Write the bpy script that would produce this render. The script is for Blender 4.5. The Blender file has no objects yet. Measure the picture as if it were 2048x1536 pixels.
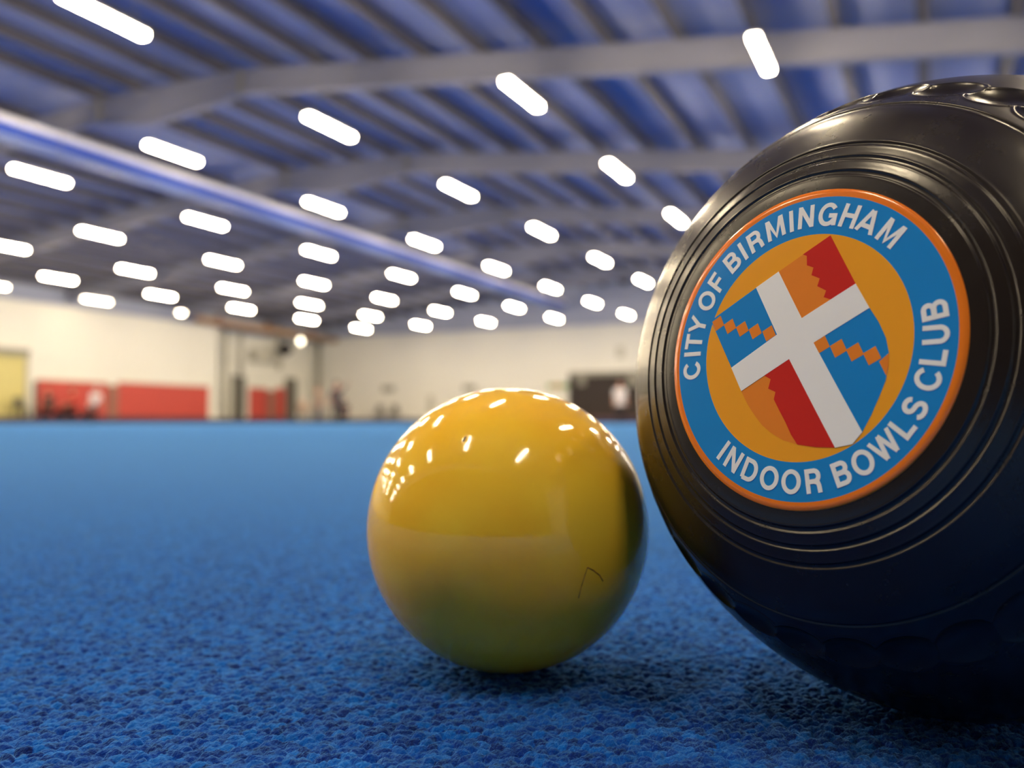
import bpy, bmesh, math, random
import numpy as np
from mathutils import Vector, Matrix
random.seed(7); rng = np.random.default_rng(7)
sc = bpy.context.scene
COL = sc.collection

# ------------------------------------------------------------------ camera, world, exposure
FPX = 1796.0
PHI = math.atan(836 / FPX)                 # the hall's long direction (+Y) lies to the right of the lens axis
PITCH = math.atan((845 - 768) / FPX)
H = 0.05519                                # height of the lens above the carpet
cam_d = bpy.data.cameras.new('camera'); cam = bpy.data.objects.new('camera', cam_d); COL.objects.link(cam)
cam_d.sensor_fit = 'HORIZONTAL'; cam_d.sensor_width = 36; cam_d.lens = FPX / 2048 * 36
cam.location = (0, 0, H)
cam.rotation_euler = (math.pi / 2 + PITCH, 0, PHI)
cam_d.clip_start = 0.01; cam_d.clip_end = 300
cam_d.dof.use_dof = True; cam_d.dof.focus_distance = 0.152; cam_d.dof.aperture_fstop = 14.5
sc.camera = cam
w = bpy.data.worlds.new('world'); sc.world = w; w.use_nodes = True
w.node_tree.nodes['Background'].inputs[0].default_value = (0.5, 0.55, 0.7, 1)
w.node_tree.nodes['Background'].inputs[1].default_value = 0.02
sc.view_settings.view_transform = 'Standard'; sc.view_settings.look = 'None'
sc.view_settings.gamma = 1; sc.view_settings.use_curve_mapping = False
sc.view_settings.exposure = 2.3
LAMP_STRENGTH = 34.0

# ------------------------------------------------------------------ materials
def s2l(c):
    return tuple((x / 12.92 if x <= 0.04045 else ((x + 0.055) / 1.055) ** 2.4) for x in c)
def rgb(r, g, b): return s2l((r / 255, g / 255, b / 255)) + (1,)
def mat(name, col, rough=0.6, spec=0.5, noise=0.0, nscale=5.0, bump=0.0, bscale=20.0, metal=0.0, coat=0.0, sheen=0.0, gen=True):
    m = bpy.data.materials.new(name); m.use_nodes = True
    nt = m.node_tree; b = nt.nodes['Principled BSDF']
    b.inputs['Base Color'].default_value = col; b.inputs['Roughness'].default_value = rough
    b.inputs['Specular IOR Level'].default_value = spec; b.inputs['Metallic'].default_value = metal
    b.inputs['Coat Weight'].default_value = coat; b.inputs['Sheen Weight'].default_value = sheen
    tc = nt.nodes.new('ShaderNodeTexCoord')
    if noise:
        n = nt.nodes.new('ShaderNodeTexNoise'); n.inputs['Scale'].default_value = nscale; n.inputs['Detail'].default_value = 4
        nt.links.new(tc.outputs['Object'], n.inputs['Vector'])
        r = nt.nodes.new('ShaderNodeMapRange'); r.inputs['To Min'].default_value = 1 - noise; r.inputs['To Max'].default_value = 1 + noise
        nt.links.new(n.outputs['Fac'], r.inputs['Value'])
        mx = nt.nodes.new('ShaderNodeVectorMath'); mx.operation = 'SCALE'; mx.inputs[0].default_value = col[:3]
        nt.links.new(r.outputs[0], mx.inputs['Scale']); nt.links.new(mx.outputs[0], b.inputs['Base Color'])
    if bump:
        n2 = nt.nodes.new('ShaderNodeTexNoise'); n2.inputs['Scale'].default_value = bscale; n2.inputs['Detail'].default_value = 5
        nt.links.new(tc.outputs['Object'], n2.inputs['Vector'])
        bp = nt.nodes.new('ShaderNodeBump'); bp.inputs['Strength'].default_value = bump; bp.inputs['Distance'].default_value = 0.01
        nt.links.new(n2.outputs['Fac'], bp.inputs['Height']); nt.links.new(bp.outputs[0], b.inputs['Normal'])
    return m
def emis(name, col, st):
    m = bpy.data.materials.new(name); m.use_nodes = True; nt = m.node_tree; nt.nodes.clear()
    e = nt.nodes.new('ShaderNodeEmission'); e.inputs[0].default_value = col; e.inputs[1].default_value = st
    o = nt.nodes.new('ShaderNodeOutputMaterial'); nt.links.new(e.outputs[0], o.inputs[0]); return m

M = {}
M['lamp'] = emis('lamp_glow', (1.0, 0.81, 0.53, 1), LAMP_STRENGTH)
M['lamp_dim'] = emis('lamp_glow_weaker', (1.0, 0.81, 0.53, 1), LAMP_STRENGTH * 0.32)
M['housing'] = mat('lamp_housing', rgb(215, 215, 210), 0.5)
M['wall'] = mat('wall_paint', rgb(230, 229, 222), 0.8, noise=0.02, nscale=0.6)
M['backwall'] = mat('back_wall_dark', rgb(66, 62, 62), 0.8, noise=0.05)  # unseen wall, coloured dark to keep bounce light off the jack's lower half
M['clad'] = mat('gable_cladding', rgb(165, 172, 195), 0.7, noise=0.05, nscale=1.0)
M['roof'] = mat('roof_liner', rgb(122, 134, 176), 0.6, noise=0.10, nscale=0.5)
M['purlin'] = mat('purlin_steel', rgb(92, 90, 96), 0.6, noise=0.08, nscale=2)
M['steel'] = mat('rafter_paint', rgb(132, 134, 150), 0.6, noise=0.05, nscale=2)
M['beamblue'] = mat('beam_blue', rgb(26, 74, 200), 0.45, noise=0.08, nscale=3)
M['beamwhite'] = mat('beam_white', rgb(250, 250, 255), 0.35, noise=0.1, nscale=2)
M['beamgrey'] = mat('beam_grey', rgb(110, 130, 190), 0.5)
M['red'] = mat('red_panel', rgb(192, 72, 64), 0.6, noise=0.06, nscale=1)
M['redtrim'] = mat('red_trim', rgb(150, 60, 50), 0.6)
M['darkgrey'] = mat('dark_grey', rgb(80, 78, 74), 0.6, noise=0.05)
M['midgrey'] = mat('mid_grey', rgb(140, 138, 128), 0.6, noise=0.05)
M['palegrey'] = mat('pale_grey', rgb(190, 188, 176), 0.6, noise=0.05)
M['black'] = mat('black_fabric', rgb(38, 34, 36), 0.8, noise=0.1)
M['dark'] = mat('dark_room', rgb(52, 44, 42), 0.8, noise=0.1)
M['bank'] = mat('bank_carpet', rgb(58, 52, 72), 0.9, noise=0.1, nscale=3)
M['brown'] = mat('brown_paint', rgb(150, 104, 92), 0.8, noise=0.06)
M['tan'] = mat('tan_duct', rgb(196, 160, 120), 0.5, noise=0.08)
M['cream'] = mat('cream_shutter', rgb(206, 196, 130), 0.6, noise=0.05)
M['green'] = mat('sign_green', rgb(110, 150, 70), 0.6)
M['orange_s'] = mat('sign_orange', rgb(205, 140, 90), 0.6)
M['skin'] = mat('skin', rgb(205, 150, 125), 0.6)
M['hair'] = mat('hair', rgb(90, 65, 50), 0.7)
M['greyhair'] = mat('grey_hair', rgb(200, 195, 188), 0.7)
M['whitecloth'] = mat('white_cloth', rgb(235, 230, 225), 0.8)
M['redcloth'] = mat('red_cloth', rgb(215, 50, 48), 0.8)
M['greycloth'] = mat('grey_cloth', rgb(95, 92, 98), 0.8)
M['navycloth'] = mat('navy_cloth', rgb(40, 38, 52), 0.8)
M['beigecloth'] = mat('beige_cloth', rgb(150, 132, 112), 0.8)

# ------------------------------------------------------------------ helpers
def bx(bm, x0, x1, y0, y1, z0, z1, mi=0):
    vs = [bm.verts.new((x, y, z)) for z in (z0, z1) for y in (y0, y1) for x in (x0, x1)]
    for q in ((0, 2, 3, 1), (4, 5, 7, 6), (0, 1, 5, 4), (2, 6, 7, 3), (0, 4, 6, 2), (1, 3, 7, 5)):
        bm.faces.new([vs[i] for i in q]).material_index = mi
def cyl(bm, p, q, r0, r1=None, n=16, mi=0):
    r1 = r0 if r1 is None else r1
    p, q = Vector(p), Vector(q); d = (q - p).normalized()
    a = d.orthogonal().normalized(); b = d.cross(a)
    A = [bm.verts.new(p + r0 * (math.cos(t) * a + math.sin(t) * b)) for t in [2 * math.pi * i / n for i in range(n)]]
    B = [bm.verts.new(q + r1 * (math.cos(t) * a + math.sin(t) * b)) for t in [2 * math.pi * i / n for i in range(n)]]
    for i in range(n):
        f = bm.faces.new((A[i], A[(i + 1) % n], B[(i + 1) % n], B[i])); f.smooth = True; f.material_index = mi
    bm.faces.new(A[::-1]).material_index = mi; bm.faces.new(B).material_index = mi
def obj(name, bm, mats, parent=None, bevel=0.0):
    me = bpy.data.meshes.new(name)
    if bevel:
        bmesh.ops.bevel(bm, geom=[e for e in bm.edges], offset=bevel, segments=2, affect='EDGES', profile=0.5)
    bmesh.ops.recalc_face_normals(bm, faces=bm.faces)
    bm.to_mesh(me); bm.free()
    for m in (mats if isinstance(mats, (list, tuple)) else [mats]): me.materials.append(m)
    o = bpy.data.objects.new(name, me); COL.objects.link(o)
    if parent: o.parent = parent
    return o
def tag(o, label, cat, group=None, kind=None):
    o['label'] = label; o['category'] = cat
    if group: o['group'] = group
    if kind: o['kind'] = kind
    return o
def struct(name, bm, mats, label=None):
    o = obj(name, bm, mats); o['kind'] = 'structure'
    if label: o['label'] = label
    return o
def thing(name, label, cat, loc=(0, 0, 0), rotz=0, group=None):
    o = bpy.data.objects.new(name, None); COL.objects.link(o); o.empty_display_size = 0.1
    o.location = loc; o.rotation_euler = (0, 0, rotz)
    return tag(o, label, cat, group)
def copy_tree(o, parent=None):
    c = o.copy(); COL.objects.link(c); c.parent = parent
    for ch in [x for x in o.children]: copy_tree(ch, c)
    return c
def mesh_np(name, verts, faces, mats, parent=None, smooth=True):
    me = bpy.data.meshes.new(name)
    me.vertices.add(len(verts)); me.vertices.foreach_set('co', verts.astype(np.float32).ravel())
    k = faces.shape[1]; n = len(faces)
    me.loops.add(n * k); me.loops.foreach_set('vertex_index', faces.astype(np.int32).ravel())
    me.polygons.add(n); me.polygons.foreach_set('loop_start', np.arange(0, n * k, k, dtype=np.int32))
    me.polygons.foreach_set('loop_total', np.full(n, k, dtype=np.int32))
    me.polygons.foreach_set('use_smooth', np.full(n, smooth, dtype=bool))
    me.update(calc_edges=True); me.validate()
    for m in (mats if isinstance(mats, (list, tuple)) else [mats]): me.materials.append(m)
    o = bpy.data.objects.new(name, me); COL.objects.link(o)
    if parent: o.parent = parent
    return o
# hall frame: X to the left of the lens is negative world x; L = distance left, T = distance down the hall
CY, SY = math.cos(PHI), math.sin(PHI)
def ray_wall_T(px, L):            # where the sight line through column px meets the side wall at distance L left
    return L / math.tan(PHI - math.atan((px - 1024) / FPX))
def ray_wall_L(px, T):
    return T * math.tan(PHI - math.atan((px - 1024) / FPX))
def hgt(py, L, T):                # height above the carpet of a point seen at row py
    return H + (845 - py) / FPX * (T * CY + L * SY)
def yawp(x, y):                   # lens-aligned ground coordinates to world
    return (x * CY - y * SY, x * SY + y * CY)

WL, WR, WE, WB = 40.0, 8.5, 53.6, -5.0     # left wall, right wall, end wall, back wall distances

# ------------------------------------------------------------------ roof profile
def rafter_bottom(L):
    if L < 15: return 8.0 - 0.115 * (15 - L)
    if L < 21: return 8.0
    return 8.0 - 0.095 * (L - 21)
DEP = 0.85
RP = [-WR, 15.0, 21.0, WL]

# ------------------------------------------------------------------ floor and shell
def carpet_material(near):
    m = bpy.data.materials.new('blue_carpet_loops' if near else 'blue_carpet'); m.use_nodes = True
    nt = m.node_tree; b = nt.nodes['Principled BSDF']; L = nt.links
    b.inputs['Roughness'].default_value = 0.9; b.inputs['Specular IOR Level'].default_value = 0.04
    b.inputs['Sheen Weight'].default_value = 1.0; b.inputs['Sheen Roughness'].default_value = 0.45
    b.inputs['Sheen Tint'].default_value = (0.15, 0.45, 1.0, 1)
    tc = nt.nodes.new('ShaderNodeTexCoord')
    ramp = nt.nodes.new('ShaderNodeValToRGB')
    ramp.color_ramp.elements[0].position = 0.0; ramp.color_ramp.elements[0].color = rgb(18, 24, 92)
    ramp.color_ramp.elements[1].position = 1.0; ramp.color_ramp.elements[1].color = rgb(18, 106, 208)
    e = ramp.color_ramp.elements.new(0.5); e.color = rgb(11, 57, 156)
    if near:
        at = nt.nodes.new('ShaderNodeAttribute'); at.attribute_name = 'loop'
        n = nt.nodes.new('ShaderNodeTexNoise'); n.inputs['Scale'].default_value = 2600; n.inputs['Detail'].default_value = 3
        mp = nt.nodes.new('ShaderNodeMapping'); mp.inputs['Scale'].default_value = (1, 0.35, 1); mp.inputs['Rotation'].default_value = (0, 0, 0.9)
        L.new(tc.outputs['Object'], mp.inputs['Vector']); L.new(mp.outputs[0], n.inputs['Vector'])
        mx = nt.nodes.new('ShaderNodeMath'); mx.operation = 'MULTIPLY_ADD'; mx.inputs[1].default_value = 0.8; mx.inputs[2].default_value = -0.4
        L.new(n.outputs['Fac'], mx.inputs[0])
        ad = nt.nodes.new('ShaderNodeMath'); ad.operation = 'ADD'; ad.use_clamp = True
        L.new(at.outputs['Fac'], ad.inputs[0]); L.new(mx.outputs[0], ad.inputs[1]); L.new(ad.outputs[0], ramp.inputs['Fac'])
        bp = nt.nodes.new('ShaderNodeBump'); bp.inputs['Strength'].default_value = 0.9; bp.inputs['Distance'].default_value = 0.0005
        L.new(n.outputs['Fac'], bp.inputs['Height']); L.new(bp.outputs[0], b.inputs['Normal'])
        fa = nt.nodes.new('ShaderNodeAttribute'); fa.attribute_name = 'fade'; L.new(fa.outputs['Fac'], bp.inputs['Strength'])
    else:
        v = nt.nodes.new('ShaderNodeTexVoronoi'); v.inputs['Scale'].default_value = 420
        L.new(tc.outputs['Object'], v.inputs['Vector'])
        sp = nt.nodes.new('ShaderNodeSeparateColor'); L.new(v.outputs['Color'], sp.inputs[0])
        L.new(sp.outputs[0], ramp.inputs['Fac'])
        bp = nt.nodes.new('ShaderNodeBump'); bp.inputs['Strength'].default_value = 0.4; bp.inputs['Distance'].default_value = 0.0006; bp.invert = True
        L.new(v.outputs['Distance'], bp.inputs['Height']); L.new(bp.outputs[0], b.inputs['Normal'])
    L.new(ramp.outputs[0], b.inputs['Base Color'])
    return m
M['carpet'] = carpet_material(False); M['loops'] = carpet_material(True)

GREEN_L, GREEN_T = 36.6, 48.5
bm = bmesh.new(); bx(bm, -GREEN_L, WR, WB, GREEN_T, -0.2, -0.0011)
struct('floor', bm, M['carpet'])
bm = bmesh.new()
bx(bm, -WL, -GREEN_L, WB, WE, -0.2, 0.30); bx(bm, -GREEN_L, WR, GREEN_T, WE, -0.2, 0.30)
bx(bm, -41.2, -WL, 42.9, WE, -0.2, 0.30); struct('trim_1', bm, M['bank'])

# walls
bm = bmesh.new(); TC = 42.9; REC = 41.2
bx(bm, -WL - 0.3, -WL, WB, TC, 0.0, 6.0); bx(bm, -REC - 0.3, -REC, TC, WE, 0.0, 6.0); bx(bm, -REC - 0.3, -WL, TC - 0.2, TC, 0, 6.0)
struct('wall_left', bm, M['wall'])
bm = bmesh.new(); bx(bm, -REC - .3, WR + .3, WE, WE + 0.3, 0.0, 6.25); struct('wall_end', bm, M['wall'])
bm = bmesh.new(); bx(bm, WR, WR + 0.3, WB, WE, 0, 6.0); struct('wall_right', bm, M['wall'])
bm = bmesh.new(); bx(bm, -REC - .3, WR + .3, WB - 0.3, WB, 0, 6.25); struct('wall_back', bm, M['backwall'])
def gable(name, y0, y1):
    bm = bmesh.new()
    pts = [(-L, H + rafter_bottom(L) + DEP + 0.05) for L in RP] 
    prof = [(WR, 6.25)] + [(p[0], p[1]) for p in pts] + [(-WL - 1.2, 6.6), (-WL - 1.2, 6.25)]
    prof[1] = (WR, prof[1][1])
    a = [bm.verts.new((x, y0, z)) for x, z in prof]; b = [bm.verts.new((x, y1, z)) for x, z in prof]
    bm.faces.new(a); bm.faces.new(b[::-1])
    for i in range(len(prof)):
        j = (i + 1) % len(prof); bm.faces.new((a[i], b[i], b[j], a[j]))
    return struct(name, bm, M['clad'])
gable('wall_end_gable', WE, WE + 0.3); gable('wall_back_gable', WB - 0.3, WB)
bm = bmesh.new(); bx(bm, -WL - 1.3, -WL + 0.0, WB, WE, 6.0, 6.9); struct('trim_2', bm, M['clad'])
bm = bmesh.new(); 
prof = [(WR + .3, H + rafter_bottom(-WR) + DEP)] + [(-L, H + rafter_bottom(L) + DEP) for L in RP[1:]] + [(-WL - 1.3, H + rafter_bottom(WL + 1.3) + DEP)]
top = [(x, z + 0.12) for x, z in prof]
for i in range(len(prof) - 1):
    q = [prof[i], prof[i + 1], top[i + 1], top[i]]
    a = [bm.verts.new((x, WB, z)) for x, z in q]; b = [bm.verts.new((x, WE + .3, z)) for x, z in q]
    bm.faces.new(a); bm.faces.new(b[::-1])
    for k in range(4): bm.faces.new((a[k], b[k], b[(k + 1) % 4], a[(k + 1) % 4]))
struct('ceiling', bm, M['roof'])

# purlins: full-length Z sections under the liner
def purlin_mesh():
    bm = bmesh.new(); y0, y1 = WB, WE
    bx(bm, -0.03, 0.03, y0, y1, -0.30, 0); bx(bm, 0.03, 0.11, y0, y1, -0.30, -0.27); bx(bm, -0.11, -0.03, y0, y1, -0.03, 0)
    return bm
p0 = None
for k in range(34):
    L = -7.1 + 1.42 * k
    if abs(L - 21.2) < .3: continue
    if p0 is None: o = p0 = obj('roof_purlin', purlin_mesh(), M['purlin'])
    else: o = p0.copy(); COL.objects.link(o)
    o.location = (-L, 0, H + rafter_bottom(L) + DEP - 0.005)
    o.rotation_euler = (0, 0, 0)
    tag(o, 'long grey-brown roof purlin running the length of the hall under the blue ceiling', 'roof beam', 'roof purlins')

# rafters: I sections following the roof, deeper splice haunch over the crown
TF = [9.13, 16.7, 24.27, 31.84, 39.41, 46.98]
names = ['nearest', 'second nearest', 'third nearest', 'fourth nearest', 'farthest']
def strip(bm, pts, y0, y1):      # pts: list of (x, zlow, zhigh)
    A = [[bm.verts.new((x, y, z)) for y in (y0, y1) for z in (zl, zh)] for x, zl, zh in pts]
    for i in range(len(A) - 1):
        a, b = A[i], A[i + 1]
        for k, l in ((0, 1), (1, 3), (3, 2), (2, 0)): bm.faces.new((a[k], a[l], b[l], b[k]))
    bm.faces.new((A[0][0], A[0][1], A[0][3], A[0][2])); bm.faces.new((A[-1][0], A[-1][2], A[-1][3], A[-1][1]))
def rafter(T, label, group=None, full=True):
    r = thing('roof_rafter', label, 'roof beam', (-18, T, 0), 0, group)
    Ls = [-WR + .02, 0, 8, 15.0, 15.4, 18.0, 19.6, 19.9, 24, 32, WL - .02]
    def b(L):
        z = rafter_bottom(L)
        if 15.0 <= L <= 19.9: z -= 0.36 * math.sin(math.pi * min(1, max(0, (L - 14.9) / 5.1)))
        return z
    w_ = bmesh.new(); strip(w_, [(18 - L, H + b(L), H + rafter_bottom(L) + DEP - .30) for L in Ls], -0.02, 0.02)
    obj('web', w_, M['steel'], r)
    f = bmesh.new(); strip(f, [(18 - L, H + b(L) - .03, H + b(L)) for L in Ls], -0.11, 0.11); obj('lower_flange', f, M['steel'], r)
    f = bmesh.new(); strip(f, [(18 - L, H + rafter_bottom(L) + DEP - .33, H + rafter_bottom(L) + DEP - .30) for L in Ls], -0.11, 0.11); obj('upper_flange', f, M['steel'], r)
    for L in (15.0, 19.8):
        f = bmesh.new(); bx(f, 18 - L - .03, 18 - L + .03, -.12, .12, H + b(L) - .05, H + rafter_bottom(L) + DEP - .28)
        obj('splice_plate', f, M['midgrey'], r)
for i, T in enumerate(TF):
    if i == 0: rafter(T, 'roof rafter above and ahead of the camera, beyond the top of the picture', 'rafters out of view')
    else: rafter(T, 'grey-white steel roof rafter, ' + names[i - 1] + ' of those crossing the ceiling')
rafter(1.56, 'roof rafter above the camera, beyond the top of the picture', 'rafters out of view')

# long blue beam with a white tray, slung under the rafters
LB = 21.2
r = thing('ceiling_beam', 'long blue beam with white top tray running diagonally under the rafters', 'beam', (-LB, 20, 0))
y0, y1 = WB - 20 + .05, WE - 20 - .05
f = bmesh.new(); sec = [(-.02, 7.63), (.05, 7.63), (.21, 7.76), (-.02, 7.77)]
a = [f.verts.new((x, y0, H + z)) for x, z in sec]; b = [f.verts.new((x, y1, H + z)) for x, z in sec]
f.faces.new(a); f.faces.new(b[::-1])
for k in range(4): f.faces.new((a[k], b[k], b[(k + 1) % 4], a[(k + 1) % 4]))
obj('tray', f, M['beamwhite'], r)
f = bmesh.new(); bx(f, -.05, .05, y0, y1, H + 7.34, H + 7.63); obj('web', f, M['beamblue'], r)
f = bmesh.new(); bx(f, -.12, .12, y0, y1, H + 7.16, H + 7.34); obj('lower_rail', f, M['beamgrey'], r)
for i, T in enumerate(TF + [1.56]):
    f = bmesh.new(); bx(f, -.03, .03, T - 20 - .03, T - 20 + .03, H + 7.76, H + 7.985); obj('hanger', f, M['midgrey'], r)

# ------------------------------------------------------------------ strip lights
def make_lamp():
    r = thing('strip_light', 'x', 'ceiling light')
    b = bmesh.new(); bx(b, -.085, .085, -.76, .76, 0.0, .05); obj('housing', b, M['housing'], r, 0.008)
    b = bmesh.new(); bx(b, -.075, .075, -.75, .75, -.075, 0.0); obj('diffuser', b, M['lamp'], r, 0.012)
    for s in (-.55, .55):
        b = bmesh.new(); cyl(b, (0, s, 0), (0, s, 1), .006, n=6); obj('suspension_wire', b, M['midgrey'], r).location.z = .049
    return r
HL = 6.11
ROWS = [-1.95, 2.42, 6.75, 11.1, 15.42, 19.8, 24.27, 28.83, 33.3, 37.6]
ordn = ['nearest', 'second nearest', 'third nearest', 'fourth nearest', 'fifth nearest', 'sixth nearest', 'seventh nearest', 'eighth nearest']
rowname = {1: 'fourth row above the blue beam', 2: 'third row above the blue beam', 3: 'second row above the blue beam',
           4: 'first row above the blue beam', 5: 'first row below the blue beam', 6: 'second row below the blue beam',
           7: 'third row below the blue beam', 8: 'fourth row below the blue beam', 9: 'last row, by the left wall'}
first_seen = {1: (1, 1), 2: (1, 3), 3: (0, 5), 4: (1, 7), 5: (1, 7), 6: (2, 7), 7: (2, 7), 8: (3, 7), 9: (3, 5)}
lamp0 = make_lamp(); used = False; dimmesh = None
for ri, L in enumerate(ROWS):
    for c in range(-2, 8):
        if ri == 9 and c > 4: continue
        if ri == 9 and c < 0: continue
        T = 9.4 + 5.57 * c
        dim = ri == 9
        h = HL if L > 0 else 5.55
        if not used: o = lamp0; used = True
        else: o = copy_tree(lamp0)
        o.location = (-L, T, H + h)
        gap = rafter_bottom(L) + DEP - h - .052
        for ch in o.children:
            if ch.name.startswith('suspension'):
                ch.scale = (1, 1, gap)
            if dim and ch.name.startswith('diffuser'):
                if dimmesh is None: dimmesh = ch.data.copy(); dimmesh.materials[0] = M['lamp_dim']
                ch.data = dimmesh
        fs = first_seen.get(ri)
        if fs and fs[0] <= c <= fs[1]:
            n = c - fs[0]
            near = ordn[n] if fs[1] > fs[0] else 'only one in view'
            if n > 0 and c == fs[1]: near = 'farthest'
            o['label'] = 'lit white strip light, ' + near + (' in the ' if ri != 1 else ', ') + rowname[ri]
            o['group'] = 'strip lights in rows under the roof'
        else:
            o['label'] = 'lit strip light of the same rows, outside the picture or hidden behind the bowl'
            o['group'] = 'strip lights out of view'

p = (-37.6, 9.4 + 5.57 * 5, H + 6.1)
r = thing('round_light', 'small round lit lamp at the end of the row nearest the left wall', 'ceiling light', p)
b = bmesh.new(); cyl(b, (0, 0, 0), (0, 0, .08), .19, .16, 20); obj('housing', b, M['housing'], r)
b = bmesh.new(); cyl(b, (0, 0, -.07), (0, 0, 0), .15, .18, 20); obj('diffuser', b, M['lamp_dim'], r)
b = bmesh.new(); cyl(b, (0, 0, .08), (0, 0, rafter_bottom(37.6) + DEP - 6.1 - .01), .012, n=8); obj('suspension_rod', b, M['midgrey'], r)

# ------------------------------------------------------------------ left wall features
def T_(px): return ray_wall_T(px, WL)
def wall_strip(name, px0, px1, top_py, mats, bot=0.3, th=0.05, kind='trim'):
    t0, t1 = T_(px0), T_(px1)
    bm = bmesh.new(); z1 = hgt(top_py, WL, (t0 + t1) / 2); bx(bm, -WL + .002, -WL + th, t0, t1, bot, z1)
    return bm
def red_panel(px0, px1, top, L, label, group=None):
    t0, t1 = ray_wall_T(px0, L), ray_wall_T(px1, L); z1 = hgt(top, L, (t0 + t1) / 2)
    r = thing('wall_panel', label, 'wall panel', (-L, (t0 + t1) / 2, .3))
    hw = (t1 - t0) / 2
    b = bmesh.new(); bx(b, .003, .06, -hw, hw, .16, z1 - .2); obj('board', b, M['red'], r)
    b = bmesh.new(); bx(b, .003, .09, -hw, hw, 0.0, .16); obj('skirting', b, M['redtrim'], r)
    b = bmesh.new(); bx(b, .003, .08, -hw, hw, z1 - .2, z1 - .14); obj('cap_rail', b, M['palegrey'], r)
red_panel(72, 213, 767, WL, 'red wall panel behind the people at the left')
red_panel(234, 416, 773, WL, 'long plain red wall panel left of the dark doorway')
t0, t1 = T_(213), T_(234)
r = thing('wall_pier', 'narrow grey-brown pier between the two long red wall panels', 'pier', (-WL, (t0 + t1) / 2, .3)); r.name = 'wall_pier'
b = bmesh.new(); bx(b, .003, .12, -(t1 - t0) / 2 + .03, (t1 - t0) / 2 - .03, 0, 1.75); obj('post', b, M['brown'], r)
red_panel(497, 533, 779, REC, 'small red panel beside the tall dark upright')
red_panel(550, 568, 779, REC, 'narrow red panel at the right of the recess')
t0, t1 = ray_wall_T(534, REC), ray_wall_T(549, REC)
r = thing('wall_pier', 'grey-brown strip between the two small red panels', 'pier', (-REC, (t0 + t1) / 2, .3))
b = bmesh.new(); bx(b, .003, .1, -(t1 - t0) / 2, (t1 - t0) / 2, 0, 1.95); obj('post', b, M['brown'], r)
# cream shuttered opening at the far left
t0, t1 = 24.0, T_(48)
z1 = hgt(712, WL, t1)
b = bmesh.new(); bx(b, -WL + .002, -WL + .05, t0, t1, .3, z1); d1 = struct('door_1', b, M['cream'])
b = bmesh.new(); bx(b, -WL + .002, -WL + .22, t0, t1 + .1, z1, z1 + .32); o = obj('door_header', b, M['midgrey'], d1)
b = bmesh.new(); bx(b, -WL + .002, -WL + .15, t1, t1 + .12, .3, z1); o = obj('door_jamb', b, M['palegrey'], d1)
b = bmesh.new(); bx(b, -WL + .002, -WL + .12, T_(67), T_(72), .3, 2.1); struct('trim_3', b, M['darkgrey'])
# tall dark uprights in the recess (door leaves)
for px0, px1, L, top, nm, lab in ((464, 482, REC, 752, 'door_2', None), (569, 585, REC, 757, 'door_3', None)):
    t0, t1 = ray_wall_T(px0, L), ray_wall_T(px1, L)
    b = bmesh.new(); bx(b, -L + .002, -L + .35, t0, t1, .3, hgt(top, L, t0)); d = struct(nm, b, M['darkgrey'])
    b = bmesh.new(); bx(b, -L + .002, -L + .4, t0 - .06, t0, .3, hgt(top, L, t0) + .05); obj('door_frame', b, M['midgrey'], d)
# grey service cupboard / duct work above the recess
t0, t1 = ray_wall_T(492, REC), ray_wall_T(560, REC)
r = thing('air_duct', 'grey boxed air duct high on the wall left of the corner', 'duct', (-REC, (t0 + t1) / 2, 0))
b = bmesh.new(); bx(b, .002, .6, -1.6, 1.0, 4.1, 5.0); obj('box', b, M['palegrey'], r, .03)
b = bmesh.new(); cyl(b, (.3, 1.3, 3.75), (.3, 1.3, 5.9), .16); obj('riser', b, M['palegrey'], r)
b = bmesh.new(); bx(b, .2, .5, 1.0, 1.3, 4.3, 4.8); obj('connector', b, M['palegrey'], r)
for px, L, rr, lab in ((449, REC, .12, 'vertical pipe on the wall just right of the white corner edge'),
                       (476, REC, .16, 'vertical pipe above the tall dark upright'),
                       ):
    t = ray_wall_T(px, L); b = bmesh.new(); z0 = 3.2 if px == 476 else .2
    cyl(b, (-L + rr + .01, t, z0), (-L + rr + .01, t, 6.2), rr); tag(obj('wall_pipe', b, M['palegrey']), lab, 'pipe')
t = ray_wall_L(636, WE - .3); b = bmesh.new(); cyl(b, (-t, WE - .3, .2), (-t, WE - .3, 6.3), .18)
tag(obj('wall_pipe', b, M['midgrey']), 'grey vertical pipe standing near the hall corner', 'pipe')
# tan duct along the eaves
r = thing('heating_duct', 'tan round heating duct along the eaves above the recess', 'duct', (-38.9, 40, 0))
b = bmesh.new(); cyl(b, (0, -.2, 6.15), (0, 13.4, 6.0), .2); obj('pipe', b, M['tan'], r)
for s in (1.5, 6, 10.5):
    b = bmesh.new(); bx(b, -.22, .22, s - .03, s + .03, 5.85, 6.5); obj('bracket', b, M['brown'], r)
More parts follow.
